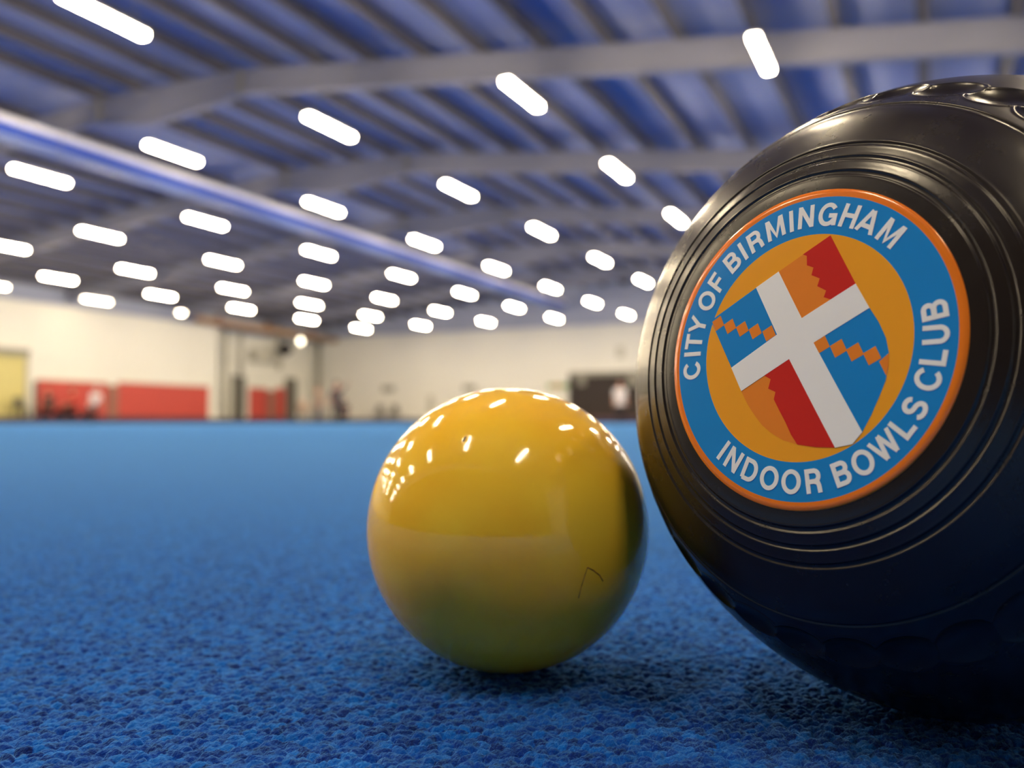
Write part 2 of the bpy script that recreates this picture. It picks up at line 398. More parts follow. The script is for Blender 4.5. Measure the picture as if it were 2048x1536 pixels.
# hanging black speaker and its neighbour lamp
def at_px(px, py, z):            # world point on the sight line through a pixel, at depth z
    x = (px - 1024) / FPX * z; X, Y = yawp(x, z); return Vector((X, Y, H + (845 - py) / FPX * z))
p = at_px(575, 697, 61)
r = thing('hanging_speaker', 'round black speaker hanging near the left hall corner', 'speaker', p)
b = bmesh.new(); cyl(b, (0, .15, 0), (0, -.45, -.1), .30, .46, 20); obj('cabinet', b, M['black'], r)
b = bmesh.new(); cyl(b, (0, 0, .1), (0, 0, 1.9), .03); obj('drop_rod', b, M['darkgrey'], r)
p = at_px(603, 681, 58)
r = thing('spot_lamp', 'small round lamp beside the hanging black speaker', 'lamp', p)
b = bmesh.new(); cyl(b, (0, .1, 0), (0, -.15, -.05), .16, .2, 16); obj('shade', b, M['palegrey'], r)
b = bmesh.new(); cyl(b, (0, -.155, -.05), (0, -.17, -.053), .17, .17, 16); obj('bulb', b, emis('spot_glow', (1, .85, .6, 1), 2.2), r)
b = bmesh.new(); cyl(b, (0, 0, .1), (0, 0, 1.5), .02); obj('drop_rod', b, M['palegrey'], r)

# ------------------------------------------------------------------ end wall features
def L_(px, T=WE): return ray_wall_L(px, T)
x1, x0 = -L_(1284), -L_(1142)
zt, zb = hgt(752, 19, WE), hgt(835, 19, WE)
b = bmesh.new(); bx(b, x0, x1 + 2, WE - .04, WE - .002, zb, zt); win = struct('window_1', b, M['dark'])
b = bmesh.new(); bx(b, x0 - .1, x1 + 2.1, WE - .14, WE - .002, zt, zt + .28); obj('window_lintel', b, M['midgrey'], win)
b = bmesh.new(); bx(b, x0 - .12, x0, WE - .12, WE - .002, zb, zt); obj('window_jamb', b, M['darkgrey'], win)
b = bmesh.new(); bx(b, x0 - .1, x1 + 2.1, WE - .2, WE - .002, zb - .12, zb); obj('window_sill', b, M['brown'], win)
b = bmesh.new(); bx(b, x0 + .5, x0 + 1.0, WE - .1, WE - .04, zt - .6, zt - .02); obj('window_blind', b, M['midgrey'], win)
b = bmesh.new(); bx(b, x1 - .9, x1 + .1, WE - .1, WE - .04, zt - .7, zt - .02); obj('window_blind', b, M['midgrey'], win)
def plaque(px0, px1, py0, py1, m, name, label, cat, parts=None, th=.05):
    l0, l1 = L_(px0), L_(px1); lm = (l0 + l1) / 2; za, zb_ = hgt(py1, lm, WE), hgt(py0, lm, WE)
    r = thing(name, label, cat, (-lm, WE, za)); hw = (l0 - l1) / 2
    b = bmesh.new(); bx(b, -hw, hw, -th, -.002, 0, zb_ - za); obj('board', b, m, r)
    b = bmesh.new(); bx(b, -hw - .03, hw + .03, -th * .8, -.002, zb_ - za, zb_ - za + .04); obj('frame', b, M['palegrey'], r)
    if parts:
        b = bmesh.new(); bx(b, -hw * .45, hw * .2, -th - .01, -th, .03, zb_ - za - .03); obj('panel', b, parts, r)
    return r
plaque(764, 789, 773, 783, M['midgrey'], 'wall_sign', 'small dark grey sign on the end wall above the two chairs', 'sign')
plaque(926, 952, 771, 781, M['midgrey'], 'wall_sign', 'dark grey sign on the end wall above the top left of the yellow ball', 'sign')
plaque(1096, 1138, 768, 777, M['green'], 'wall_sign', 'green sign with an orange middle beside the dark window', 'sign', M['orange_s'])
plaque(1234, 1249, 694, 716, M['palegrey'], 'wall_box', 'pale grey box mounted high on the end wall over the dark window', 'box')
plaque(856, 868, 793, 828, M['palegrey'], 'grey_panel', 'pale upright panel low on the end wall left of the yellow ball', 'board')  # plain pale panel, its use unknown

# ------------------------------------------------------------------ chairs
def chair(p, rz, label, group=None, m='darkgrey', base=.3):
    r = thing('dining_chair', label, 'chair', (p.x, p.y, base), rz, group)
    b = bmesh.new(); bx(b, -.24, .24, -.24, .24, .42, .48); obj('seat', b, M[m], r, .015)
    b = bmesh.new(); bx(b, -.24, .24, .2, .26, .52, .95); obj('backrest', b, M[m], r, .015)
    for sx in (-.2, .2):
        b = bmesh.new(); bx(b, sx - .02, sx + .02, -.22, -.18, 0, .42); obj('leg', b, M['black'], r)
        b = bmesh.new(); bx(b, sx - .02, sx + .02, .2, .24, 0, .6); obj('leg', b, M['black'], r)
for px, lab in ((757, 'left of the two small dark chairs against the end wall'), (787, 'right of the two small dark chairs against the end wall')):
    L = L_(px, WE - .8); chair(Vector((-L, WE - .8, 0)), 0.1, lab)
L = 39.2
chair(Vector((-L, ray_wall_T(43, L), 0)), math.pi / 2, 'dark chair alone beside the cream opening at the far left', None, 'darkgrey')
# low bench along the left bank
T0 = ray_wall_T(88, 39.3); T1 = ray_wall_T(175, 39.3)
r = thing('long_bench', 'long dark bench under the red panel at the left', 'bench', (-39.3, (T0 + T1) / 2, .3))
hl = (T1 - T0) / 2
b = bmesh.new(); bx(b, -.2, .2, -hl, hl, .34, .40); obj('seat', b, M['black'], r, .01)
for s in (-hl + .1, -hl / 3, hl / 3, hl - .1):
    b = bmesh.new(); bx(b, -.24, .2, s - .03, s + .03, 0, .34); obj('leg', b, M['black'], r)

# ------------------------------------------------------------------ people
def person(loc, rz, label, top, legs, hair, pose='stand', scale=1.0, armup=False, bend=0.0):
    r = thing('person', label, 'person', loc, rz); r.scale = (scale,) * 3
    if pose == 'stand':
        hip = Vector((0, 0, .93)); knees = [Vector((s * .1, -.02, .5)) for s in (-1, 1)]; feet = [Vector((s * .12, .02 + s * .05, .07)) for s in (-1, 1)]
    else:
        hip = Vector((0, 0.05, .56)); knees = [Vector((s * .12, -.40, .52)) for s in (-1, 1)]; feet = [Vector((s * .13, -.38, .07)) for s in (-1, 1)]
    lean = Vector((0, -math.sin(bend), math.cos(bend)))
    chest = hip + lean * .34; neck = hip + lean * .54; head0 = hip + lean * .60 + Vector((0, -.02, 0)); head1 = head0 + lean * .13 + Vector((0, 0, .03))
    V, E, R = [], [], []
    def add(p, rad, par=None):
        V.append(tuple(p)); R.append(rad)
        if par is not None: E.append((par, len(V) - 1))
        return len(V) - 1
    h = add(hip, (.15, .11)); wst = add(hip + lean * .16, (.135, .10), h); ch = add(chest, (.16, .115), wst); sh = add(hip + lean * .47, (.12, .08), ch)
    nk = add(neck, (.055, .055), sh); hd = add(head0 + lean * .05, (.085, .095), nk); ht = add(head1, (.08, .092), hd)
    for s, k, f in ((-1, knees[0], feet[0]), (1, knees[1], feet[1])):
        a = add(hip + Vector((s * .09, 0, -.06)), (.095, .095), h); kk = add(k, (.062, .062), a); an = add(f, (.042, .042), kk)
        add(f + Vector((0, -.16, -.035)), (.042, .03), an)
    hands = []
    for s in (-1, 1):
        so = add(hip + lean * .46 + Vector((s * .18, 0, 0)), (.055, .055), sh)
        if armup and s == 1: el, ha = Vector((s * .32, -.22, .16)), Vector((s * .30, -.45, .30))
        elif pose == 'sit': el, ha = Vector((s * .24, -.08, -.26)), Vector((s * .14, -.33, -.36))
        else: el, ha = Vector((s * .24, .02, -.28)), Vector((s * .24, -.10, -.53))
        base = hip + lean * .46; e = add(base + el, (.042, .042), so); w_ = add(base + ha, (.03, .03), e)
        d = (ha - el).normalized(); hn = add(base + ha + d * .07, (.036, .018), w_)
        hands.append((base + ha + d * .08, d, s))
        for q in range(5):
            side = d.cross(Vector((0, 1, .3))).normalized(); off = (q - 2) * .016
            ln = (.05, .075, .085, .078, .06)[q]
            p1 = add(base + ha + d * .09 + side * off, (.009, .009), hn)
            add(base + ha + d * (.09 + ln) + side * (off * 1.2) + Vector((0, .015, -.01)), (.007, .007), p1)
    me = bpy.data.meshes.new('body'); me.from_pydata(V, E, []); o = bpy.data.objects.new('body', me); COL.objects.link(o); o.parent = r
    sk = o.modifiers.new('skin', 'SKIN'); sk.use_smooth_shade = True
    for i, (a, b_) in enumerate(R): me.skin_vertices[0].data[i].radius = (a, b_)
    me.skin_vertices[0].data[0].use_root = True
    o.modifiers.new('sub', 'SUBSURF').levels = 2; o.modifiers['sub'].render_levels = 2
    # clothes come out of the same figure: faces above/below the waist
    me.materials.append(M['skin'])
    def shell(name, idx, m, grow, extra):
        keep = [i for i in idx]; mp = {i: n for n, i in enumerate(keep)}
        ev = [(mp[a], mp[b_]) for a, b_ in E if a in mp and b_ in mp]
        ep, er, ea = extra; ev.append((mp[ea], len(keep)))
        mm = bpy.data.meshes.new(name); mm.from_pydata([V[i] for i in keep] + [tuple(ep)], ev, [])
        oo = bpy.data.objects.new(name, mm); COL.objects.link(oo); oo.parent = r
        s_ = oo.modifiers.new('skin', 'SKIN'); s_.use_smooth_shade = True
        for n, i in enumerate(keep): mm.skin_vertices[0].data[n].radius = (R[i][0] * grow + .006, R[i][1] * grow + .006)
        mm.skin_vertices[0].data[len(keep)].radius = er
        mm.skin_vertices[0].data[0].use_root = True
        oo.modifiers.new('sub', 'SUBSURF').levels = 1
        mm.materials.append(M[m])
    shell('trousers', [0] + list(range(7, 15)), legs, 1.15, (hip + lean * .10, (.15, .115), 0))
    arm0 = 15; arm1 = 15 + 4 + 10
    shell('shirt', [0, 1, 2, 3, 4, arm0, arm0 + 1, arm1, arm1 + 1], top, 1.2, (hip - lean * .08, (.185, .15), 0))
    b = bmesh.new(); bmesh.ops.create_uvsphere(b, u_segments=16, v_segments=10, radius=.1, matrix=Matrix.Translation(head1 + Vector((0, .028, .022))))
    for f in b.faces: f.smooth = True
    obj('hair', b, M[hair], r)
    b = bmesh.new(); hc = head0 + lean * .07
    for s in (-1, 1): bmesh.ops.create_uvsphere(b, u_segments=8, v_segments=6, radius=.009, matrix=Matrix.Translation(hc + Vector((s * .03, -.084, .03))))
    cyl(b, hc + Vector((0, -.07, .025)), hc + Vector((0, -.108, -.005)), .008, .014, 8)
    bx(b, hc.x - .025, hc.x + .025, hc.y - .1, hc.y - .09, hc.z - .045, hc.z - .035)
    obj('face', b, M['skin'], r)
    for k, f in enumerate(feet):
        b = bmesh.new(); bx(b, f.x - .05, f.x + .05, f.y - .2, f.y + .07, f.z - .07, f.z + .03); obj('shoe', b, M['black'], r, .012)
    return r
def at_ground(px, z, base=0.0):
    x = (px - 1024) / FPX * z; X, Y = yawp(x, z); return (X, Y, base)
FACE = PHI      # facing back to the lens
person(at_ground(1240, 36.5), FACE, 'person in a white shirt and black trousers before the dark window', 'whitecloth', 'black', 'hair', 'stand', 1.0)
person(at_ground(187, 42.0), FACE + .9, 'person in a white top leaning forward before the red panel', 'whitecloth', 'black', 'greyhair', 'stand', 1.02, False, .45)
person(at_ground(146, 44.9, .3), FACE - .4, 'person in a bright red top sitting on the bench at the left', 'redcloth', 'black', 'hair', 'sit', 1.05, False, .1)
person(at_ground(99, 43.7, .3), FACE, 'person in dark clothes sitting at the left end of the bench', 'navycloth', 'black', 'hair', 'sit', 1.0, False, .25)
person(at_ground(673, 39.5), FACE + .5, 'person in dark grey reaching an arm out near the hall corner', 'navycloth', 'black', 'hair', 'stand', 1.05, True)
person(at_ground(690, 46), FACE, 'person in dark navy crouched just right of the reaching person', 'navycloth', 'black', 'hair', 'sit', .95, False, .5)
person(at_ground(637, 42.0), FACE - .6, 'slim person in beige beside the corner pipe', 'beigecloth', 'greycloth', 'hair', 'stand', 1.0)
person(at_ground(605, 50), FACE + .3, 'person in beige bending over, left of the corner pipe', 'beigecloth', 'midgrey', 'greyhair', 'sit', 1.05)

# ------------------------------------------------------------------ jack (yellow ball)
Rj = 0.0315
jx, jy = yawp(-0.000936, 0.203928)
m = mat('jack_yellow', rgb(236, 192, 52), 0.13, 0.5, coat=0.0)
nt = m.node_tree; b = nt.nodes['Principled BSDF']; tc = nt.nodes.new('ShaderNodeTexCoord')
n = nt.nodes.new('ShaderNodeTexNoise'); n.inputs['Scale'].default_value = 55; n.inputs['Detail'].default_value = 5
nt.links.new(tc.outputs['Object'], n.inputs['Vector'])
rp = nt.nodes.new('ShaderNodeValToRGB'); rp.color_ramp.elements[0].color = rgb(246, 190, 44); rp.color_ramp.elements[1].color = rgb(252, 208, 60)
rp.color_ramp.elements[0].position = .3; rp.color_ramp.elements[1].position = .65
nt.links.new(n.outputs['Fac'], rp.inputs['Fac']); nt.links.new(rp.outputs[0], b.inputs['Base Color'])
n2 = nt.nodes.new('ShaderNodeTexNoise'); n2.inputs['Scale'].default_value = 260; n2.inputs['Detail'].default_value = 6
nt.links.new(tc.outputs['Object'], n2.inputs['Vector'])
mr = nt.nodes.new('ShaderNodeMapRange'); mr.inputs['From Min'].default_value = .4; mr.inputs['From Max'].default_value = .75; mr.inputs['To Min'].default_value = .06; mr.inputs['To Max'].default_value = .13
nt.links.new(n2.outputs['Fac'], mr.inputs['Value']); nt.links.new(mr.outputs[0], b.inputs['Roughness'])
M['jack'] = m
jack = thing('jack_ball', 'glossy yellow jack ball on the blue carpet, left of the black bowl', 'ball', (jx, jy, Rj))
# sphere grid with a few dents
nu, nv = 512, 256
th = np.linspace(0, 2 * np.pi, nu, endpoint=False); ph = np.linspace(0, np.pi, nv)
P = np.stack([np.outer(np.sin(ph), np.cos(th)), np.outer(np.sin(ph), np.sin(th)), np.outer(np.cos(ph), np.ones(nu))], -1).reshape(-1, 3)
camv = Vector((0, 0, H)) - Vector((jx, jy, Rj))
def sphere_dir(px, py, C, R):    # surface direction of a mark seen at a pixel
    x = (px - 1024) / FPX; y = (768 - py) / FPX; cp, sp = math.cos(PITCH), math.sin(PITCH)
    d = Vector((*yawp(x, cp - y * sp), sp + y * cp)).normalized(); o = Vector((0, 0, H)) - Vector(C)
    bq = o.dot(d); cq = o.dot(o) - R * R; t = -bq - math.sqrt(max(0, bq * bq - cq)); return (o + d * t).normalized()
JC = (jx, jy, Rj)
rad = np.full(len(P), Rj)
pit = np.array(sphere_dir(930, 879, JC, Rj))
rad -= .00004 * np.exp(-((P - pit) ** 2).sum(1) / (2 * .011 ** 2))
for k in range(26):
    d = rng.normal(size=3); d /= np.linalg.norm(d); rad -= rng.uniform(.00001, .00003) * np.exp(-((P - d) ** 2).sum(1) / (2 * rng.uniform(.01, .03) ** 2))
V = P * rad[:, None]
i, j = np.meshgrid(np.arange(nv - 1), np.arange(nu), indexing='ij')
F = np.stack([i * nu + j, (i + 1) * nu + j, (i + 1) * nu + (j + 1) % nu, i * nu + (j + 1) % nu], -1).reshape(-1, 4)
body = mesh_np('ball', V, F, M['jack'], jack)
# thin scratched outline and the dark fleck
def mark(name, pts, wd, m, closed=False):
    bm = bmesh.new(); C = Vector(JC)
    D = [sphere_dir(px, py, JC, Rj) for px, py in pts]
    for a, b_ in zip(D[:-1], D[1:]):
        cyl(bm, a * (Rj - wd * .45), b_ * (Rj - wd * .45), wd, wd, 6)
    return obj(name, bm, m, jack)
mk = mark('scratch', [(1157, 1196), (1163, 1172), (1170, 1150), (1175, 1135), (1187, 1141), (1199, 1150), (1206, 1162)], .00013, mat('scratch_brown', rgb(140, 84, 30), .7)); mk['label'] = 'thin brown scratch'
mk = mark('dark_fleck', [(926, 883), (929, 877), (931, 874)], .00022, M['black']); mk['label'] = 'tiny black fleck'

# ------------------------------------------------------------------ bowl
BC_l = (0.083907, 0.176468); R_B, B_B, P_B = 0.06058, 0.06268, 1.80
bxw, byw = yawp(*BC_l); BC = Vector((bxw, byw, R_B))
ax_l = (-0.75905589, -0.6356733, 0.14054759)
axy = yawp(ax_l[0], ax_l[1]); ax = Vector((axy[0], axy[1], ax_l[2])).normalized()
bu = Vector((0, 0, 1)).cross(ax).normalized(); bv = ax.cross(bu)
BM = Matrix((bu, bv, ax)).transposed().to_4x4(); BM.translation = BC
bowl = thing('lawn_bowl', 'black biased bowl with a round club emblem, right of the yellow ball', 'bowl')
bowl.matrix_world = BM
kr = np.array([0, .012, .020, .0263, .0294, .03215, .0349, .0392, .0438])
kw = np.array([.04905, .04890, .04865, .04835, .04795, .04700, .04575, .04330, .03965])
def front_w(r):                  # smooth interpolation of the fitted rings
    h_ = np.diff(kr); n_ = len(kr); A = np.zeros((n_, n_)); rh = np.zeros(n_)
    A[0, 0] = 2; A[0, 1] = 1; rh[0] = 3 * (kw[1] - kw[0]) / h_[0]          # flat pole handled by clamped start below
    A[0] = 0; A[0, 0] = 1; rh[0] = 0
    sl = -(kr[-1] / R_B) ** (P_B - 1) / R_B * B_B / (kw[-1] / B_B) ** (P_B - 1)
    A[-1, -1] = 1; rh[-1] = sl
    for q in range(1, n_ - 1):
        A[q, q - 1] = 1 / h_[q - 1]; A[q, q] = 2 * (1 / h_[q - 1] + 1 / h_[q]); A[q, q + 1] = 1 / h_[q]
        rh[q] = 3 * ((kw[q] - kw[q - 1]) / h_[q - 1] ** 2 + (kw[q + 1] - kw[q]) / h_[q] ** 2)
    D = np.linalg.solve(A, rh); r = np.atleast_1d(r); k = np.clip(np.searchsorted(kr, r) - 1, 0, n_ - 2)
    t = (r - kr[k]) / h_[k]; a_, b_ = kw[k], kw[k + 1]; da, db = D[k] * h_[k], D[k + 1] * h_[k]
    return a_ * (2 * t ** 3 - 3 * t ** 2 + 1) + da * (t ** 3 - 2 * t ** 2 + t) + b_ * (-2 * t ** 3 + 3 * t ** 2) + db * (t ** 3 - t ** 2)
r_f = np.linspace(0.0004, .0438, 4000); w_f = front_w(r_f)
w_s = np.linspace(kw[-1], 0, 3000)[1:]; r_s = R_B * (1 - (w_s / B_B) ** P_B) ** (1 / P_B)
pr = np.concatenate([r_f, r_s]); pw = np.concatenate([w_f, w_s])
pr = np.concatenate([pr, pr[-2::-1]]); pw = np.concatenate([pw, -pw[-2::-1]])
arc = np.concatenate([[0], np.cumsum(np.hypot(np.diff(pr), np.diff(pw)))]); tot = arc[-1]
# denser sampling on the side that carries the rings
front_end = np.interp(.0, -pw, arc)
s_a = np.linspace(.0, .022, 30, endpoint=False); s_b = np.linspace(.022, .040, 260, endpoint=False); s_c = np.linspace(.040, .068, 170, endpoint=False); s_d = np.linspace(.068, tot, 160)
S = np.concatenate([s_a, s_b, s_c, s_d]); ns = len(S)
pr_s, pw_s = np.interp(S, arc, pr), np.interp(S, arc, pw)
tr, tw = np.gradient(pr_s, S), np.gradient(pw_s, S); ln = np.hypot(tr, tw); tr /= ln; tw /= ln
nr, nw = -tw, tr                 # outward normal (radial, axial)
if nr[ns // 2] < 0: nr, nw = -nr, -nw
disp = np.zeros(ns)
def arc_of_r(r): return np.interp(r, r_f, arc[:len(r_f)])
for r_ in (.0294, .03215, .0349):
    s0 = arc_of_r(r_); x = (S - s0) / .00042
    disp += -.00026 * np.exp(-x ** 4) + .00003 * np.exp(-((np.abs(x) - 1.5) / .5) ** 2)
s0 = arc_of_r(.0438); x = (S - s0) / .00028; disp += -.00022 * np.exp(-x ** 4) + .00008 * np.exp(-((S - s0 + .0007) / .0003) ** 2)
sb = tot - s0; disp += -.00022 * np.exp(-((S - sb) / .00028) ** 4)
nth = 1440
TH = np.linspace(0, 2 * np.pi, nth, endpoint=False)
dis = np.repeat(disp[:, None], nth, 1)
ND = 32
for sgn in (1, -1):
    sd = np.interp(-.0342 * sgn, -pw, arc) if sgn == 1 else tot - np.interp(-.0342, -pw, arc)
    rd = .0487
    loc = ((TH - math.radians(71.8)) % (2 * np.pi / ND)); loc = np.where(loc > np.pi / ND, loc - 2 * np.pi / ND, loc) * rd
    for kk in (-1, 0, 1):
        lx = loc[None, :] - kk * 2 * np.pi / ND * rd; ly = (S - sd)[:, None]
        lx2 = lx * math.cos(.38) - ly * math.sin(.38); ly2 = lx * math.sin(.38) + ly * math.cos(.38)
        q = (lx2 / .0056) ** 2 + (ly2 / .0040) ** 2
        d = -.0014 * np.clip(1 - q, 0, 1) ** .9 + .00010 * np.exp(-((np.sqrt(q) - 1.06) / .06) ** 2)
        dis = np.where(q < 1.0, np.minimum(dis, d), np.where((q < 1.5) & (dis > -.00015), np.maximum(dis, d), dis))
RR = pr_s[:, None] + nr[:, None] * dis; WW = pw_s[:, None] + nw[:, None] * dis
V = np.stack([RR * np.cos(TH), RR * np.sin(TH), WW + 0 * TH], -1).reshape(-1, 3)
i, j = np.meshgrid(np.arange(ns - 1), np.arange(nth), indexing='ij')
F = np.stack([i * nth + j, (i + 1) * nth + j, (i + 1) * nth + (j + 1) % nth, i * nth + (j + 1) % nth], -1).reshape(-1, 4)
m = mat('bowl_black', rgb(30, 22, 19), 0.28, 0.5)
nt = m.node_tree; b = nt.nodes['Principled BSDF']; tc = nt.nodes.new('ShaderNodeTexCoord')
n = nt.nodes.new('ShaderNodeTexNoise'); n.inputs['Scale'].default_value = 120; n.inputs['Detail'].default_value = 8; n.inputs['Roughness'].default_value = .65
nt.links.new(tc.outputs['Object'], n.inputs['Vector'])
mr = nt.nodes.new('ShaderNodeMapRange'); mr.inputs['From Min'].default_value = .35; mr.inputs['From Max'].default_value = .75; mr.inputs['To Min'].default_value = .22; mr.inputs['To Max'].default_value = .31
nt.links.new(n.outputs['Fac'], mr.inputs['Value']); nt.links.new(mr.outputs[0], b.inputs['Roughness'])
n2 = nt.nodes.new('ShaderNodeTexNoise'); n2.inputs['Scale'].default_value = 900; n2.inputs['Detail'].default_value = 3
nt.links.new(tc.outputs['Object'], n2.inputs['Vector'])
bp = nt.nodes.new('ShaderNodeBump'); bp.inputs['Strength'].default_value = .12; bp.inputs['Distance'].default_value = .0001
nt.links.new(n2.outputs['Fac'], bp.inputs['Height']); nt.links.new(bp.outputs[0], b.inputs['Normal'])
M['bowl'] = m
o = mesh_np('body', V, F, M['bowl'], bowl)
bm = bmesh.new(); bm.from_mesh(o.data)
bmesh.ops.holes_fill(bm, edges=[e for e in bm.edges if e.is_boundary], sides=0); bm.to_mesh(o.data); bm.free()
# emblem
def emb(name, col, rough=.15, noise=.02): return mat(name, col, rough, .5, noise=noise, nscale=90)
EM = [emb('emblem_orange', rgb(246, 130, 34)), emb('emblem_blue', rgb(26, 140, 216)), emb('emblem_amber', rgb(252, 172, 44))]
def dome(x, y, lift): return front_w(np.clip(np.hypot(x, y), .0004, .0437)) + lift
rings = [0, .004, .008, .012, .015, .0170, .01878, .0202, .0215, .0230, .0251, .0256, .0263, .02645]
bm = bmesh.new(); N = 180; prev = None
for k, r_ in enumerate(rings):
    lift = .00022 if k < len(rings) - 1 else .00002
    z = float(dome(r_, 0, lift)[0])
    if r_ == 0: cur = [bm.verts.new((0, 0, z))]
    else: cur = [bm.verts.new((r_ * math.cos(2 * math.pi * q / N), r_ * math.sin(2 * math.pi * q / N), z)) for q in range(N)]
    if prev:
        mi = 2 if r_ <= .01879 else (1 if r_ <= .0252 else 0)
        for q in range(N):
            q2 = (q + 1) % N
            f = bm.faces.new((prev[0], cur[q], cur[q2]) if len(prev) == 1 else (prev[q], cur[q], cur[q2], prev[q2])); f.smooth = True; f.material_index = mi
    prev = cur
st = obj('emblem_sticker', bm, EM, bowl); st['label'] = 'round orange, blue and amber club emblem sticker'
def flat_piece(name, polys, m, lift, label=None):
    """polygons in emblem millimetres, cut fine and laid on the domed sticker"""
    bm = bmesh.new()
    for pl in polys:
        vs = [bm.verts.new((x / 1000, y / 1000, 0)) for x, y in pl]
        try: bm.faces.new(vs)
        except ValueError: pass
    bmesh.ops.triangulate(bm, faces=bm.faces[:])
    for _ in range(3):
        es = [e for e in bm.edges if e.calc_length() > .0022]
        if not es: break
        bmesh.ops.subdivide_edges(bm, edges=es, cuts=1); bmesh.ops.triangulate(bm, faces=bm.faces[:])
    ret = bmesh.ops.extrude_face_region(bm, geom=bm.faces[:])
    topv = {v for v in ret['geom'] if isinstance(v, bmesh.types.BMVert)}
    for v in bm.verts:
        v.co.z = float(dome(v.co.x, v.co.y, .00022 + (lift if v in topv else -.00001))[0])
    o = obj(name, bm, m, st)
    if label: o['label'] = label
    return o
WH = emb('emblem_white', rgb(248, 248, 246), .25); RD = emb('emblem_red', rgb(212, 44, 38)); OR = emb('emblem_tan', rgb(242, 140, 48)); BL = emb('emblem_shield_blue', rgb(24, 138, 214))
# shield frame (local axes: s across, t down the shield) from measured corners
leftc = [(-18.4, 6.01), (-13.04, -2.88)]
TL, TRc = (-18.4, 6.01), (4.2, 18.07)
outline_left = [(-10.63, -7.03), (-9.2, -9.3), (-7.59, -11.26), (-6.0, -12.9), (-4.32, -14.1), (-1.9, -15.3), (.75, -15.95), (4.0, -16.3), (7.29, -16.3)]
outline_right = [(11.7, 5.27), (13.3, 2.9), (14.53, .42), (15.1, -1.8), (15.14, -4.03), (14.8, -6.2), (14.02, -8.37), (12.9, -11.2), (11.57, -13.85)]
flat_piece('shield_quarter', [[TL, (-9.2, 10.93), (-4.24, 2.29), (-13.04, -2.88)]], BL, .00003, 'blue upper left quarter')
flat_piece('shield_quarter', [[(2.63, .43)] + outline_right], BL, .00003, 'blue lower right quarter')
flat_piece('shield_quarter', [[(-4.92, 13.21), (4.2, 18.07), (9.17, 9.4), (.19, 4.67)]], OR, .00003, 'orange upper right quarter')
flat_piece('shield_quarter', [[(-1.63, -1.99)] + outline_left[:]], OR, .00003, 'orange lower left quarter')
tz = [(-.53, 15.57), (.22, 15.2), (.38, 13.57), (1.62, 13.03), (1.36, 11.77), (2.92, 11.02), (2.58, 9.77), (4.21, 8.85), (3.88, 7.79), (5.08, 7.3)]
flat_piece('jagged_field', [tz + [(9.17, 9.4), (4.2, 18.07)]], RD, .00006, 'red jagged field')
bz = [(-6.29, -4.5), (-4.9, -5.21), (-5.26, -6.78), (-3.82, -7.37), (-4.05, -8.6), (-2.55, -9.06), (-2.82, -10.54), (-1.35, -10.91), (-1.62, -12.37), (-.29, -12.74), (-.49, -14.37), (1.03, -14.71), (.75, -15.95)]
flat_piece('jagged_field', [bz + [(4.0, -16.3), (7.29, -16.3), (-1.63, -1.99)]], RD, .00006, 'red jagged field')
cross = [(-9.2, 10.93), (-4.92, 13.21), (.19, 4.67), (9.17, 9.4), (11.7, 5.27), (2.63, .43), (11.57, -13.85), (10.09, -15.7), (7.29, -16.3), (-1.63, -1.99), (-10.63, -7.03), (-13.04, -2.88), (-4.24, 2.29)]
flat_piece('cross', [cross], WH, .00009, 'white cross')
def Zu(x, y): return None
def lozenges(cs, hw, clip=None):
    out = []
    e = Vector((math.cos(math.radians(28)), math.sin(math.radians(28))))   # across the shield
    n_ = Vector((-e.y, e.x))
    for (x, y), h_ in zip(cs, hw):
        c = Vector((x, y)); out.append([tuple(c + e * h_ + n_ * h_), tuple(c - e * h_ + n_ * h_), tuple(c - e * h_ - n_ * h_), tuple(c + e * h_ - n_ * h_)])
    return out
flat_piece('lozenge_band', lozenges([(-16.72, 5.30), (-14.05, 4.55), (-11.35, 3.85), (-8.65, 3.2), (-5.85, 2.62)], [1.0, 1.0, 1.0, 1.0, 1.0]), OR, .00006, 'orange stepped band of squares')
flat_piece('lozenge_band', lozenges([(4.05, .05), (6.98, -.76), (9.76, -1.5), (12.55, -2.24)], [1.08, 1.08, 1.08, 1.08]) + [[(13.7, -3.2), (15.12, -2.0), (15.14, -4.03), (14.9, -5.4)]], OR, .00006, 'orange stepped band of squares')
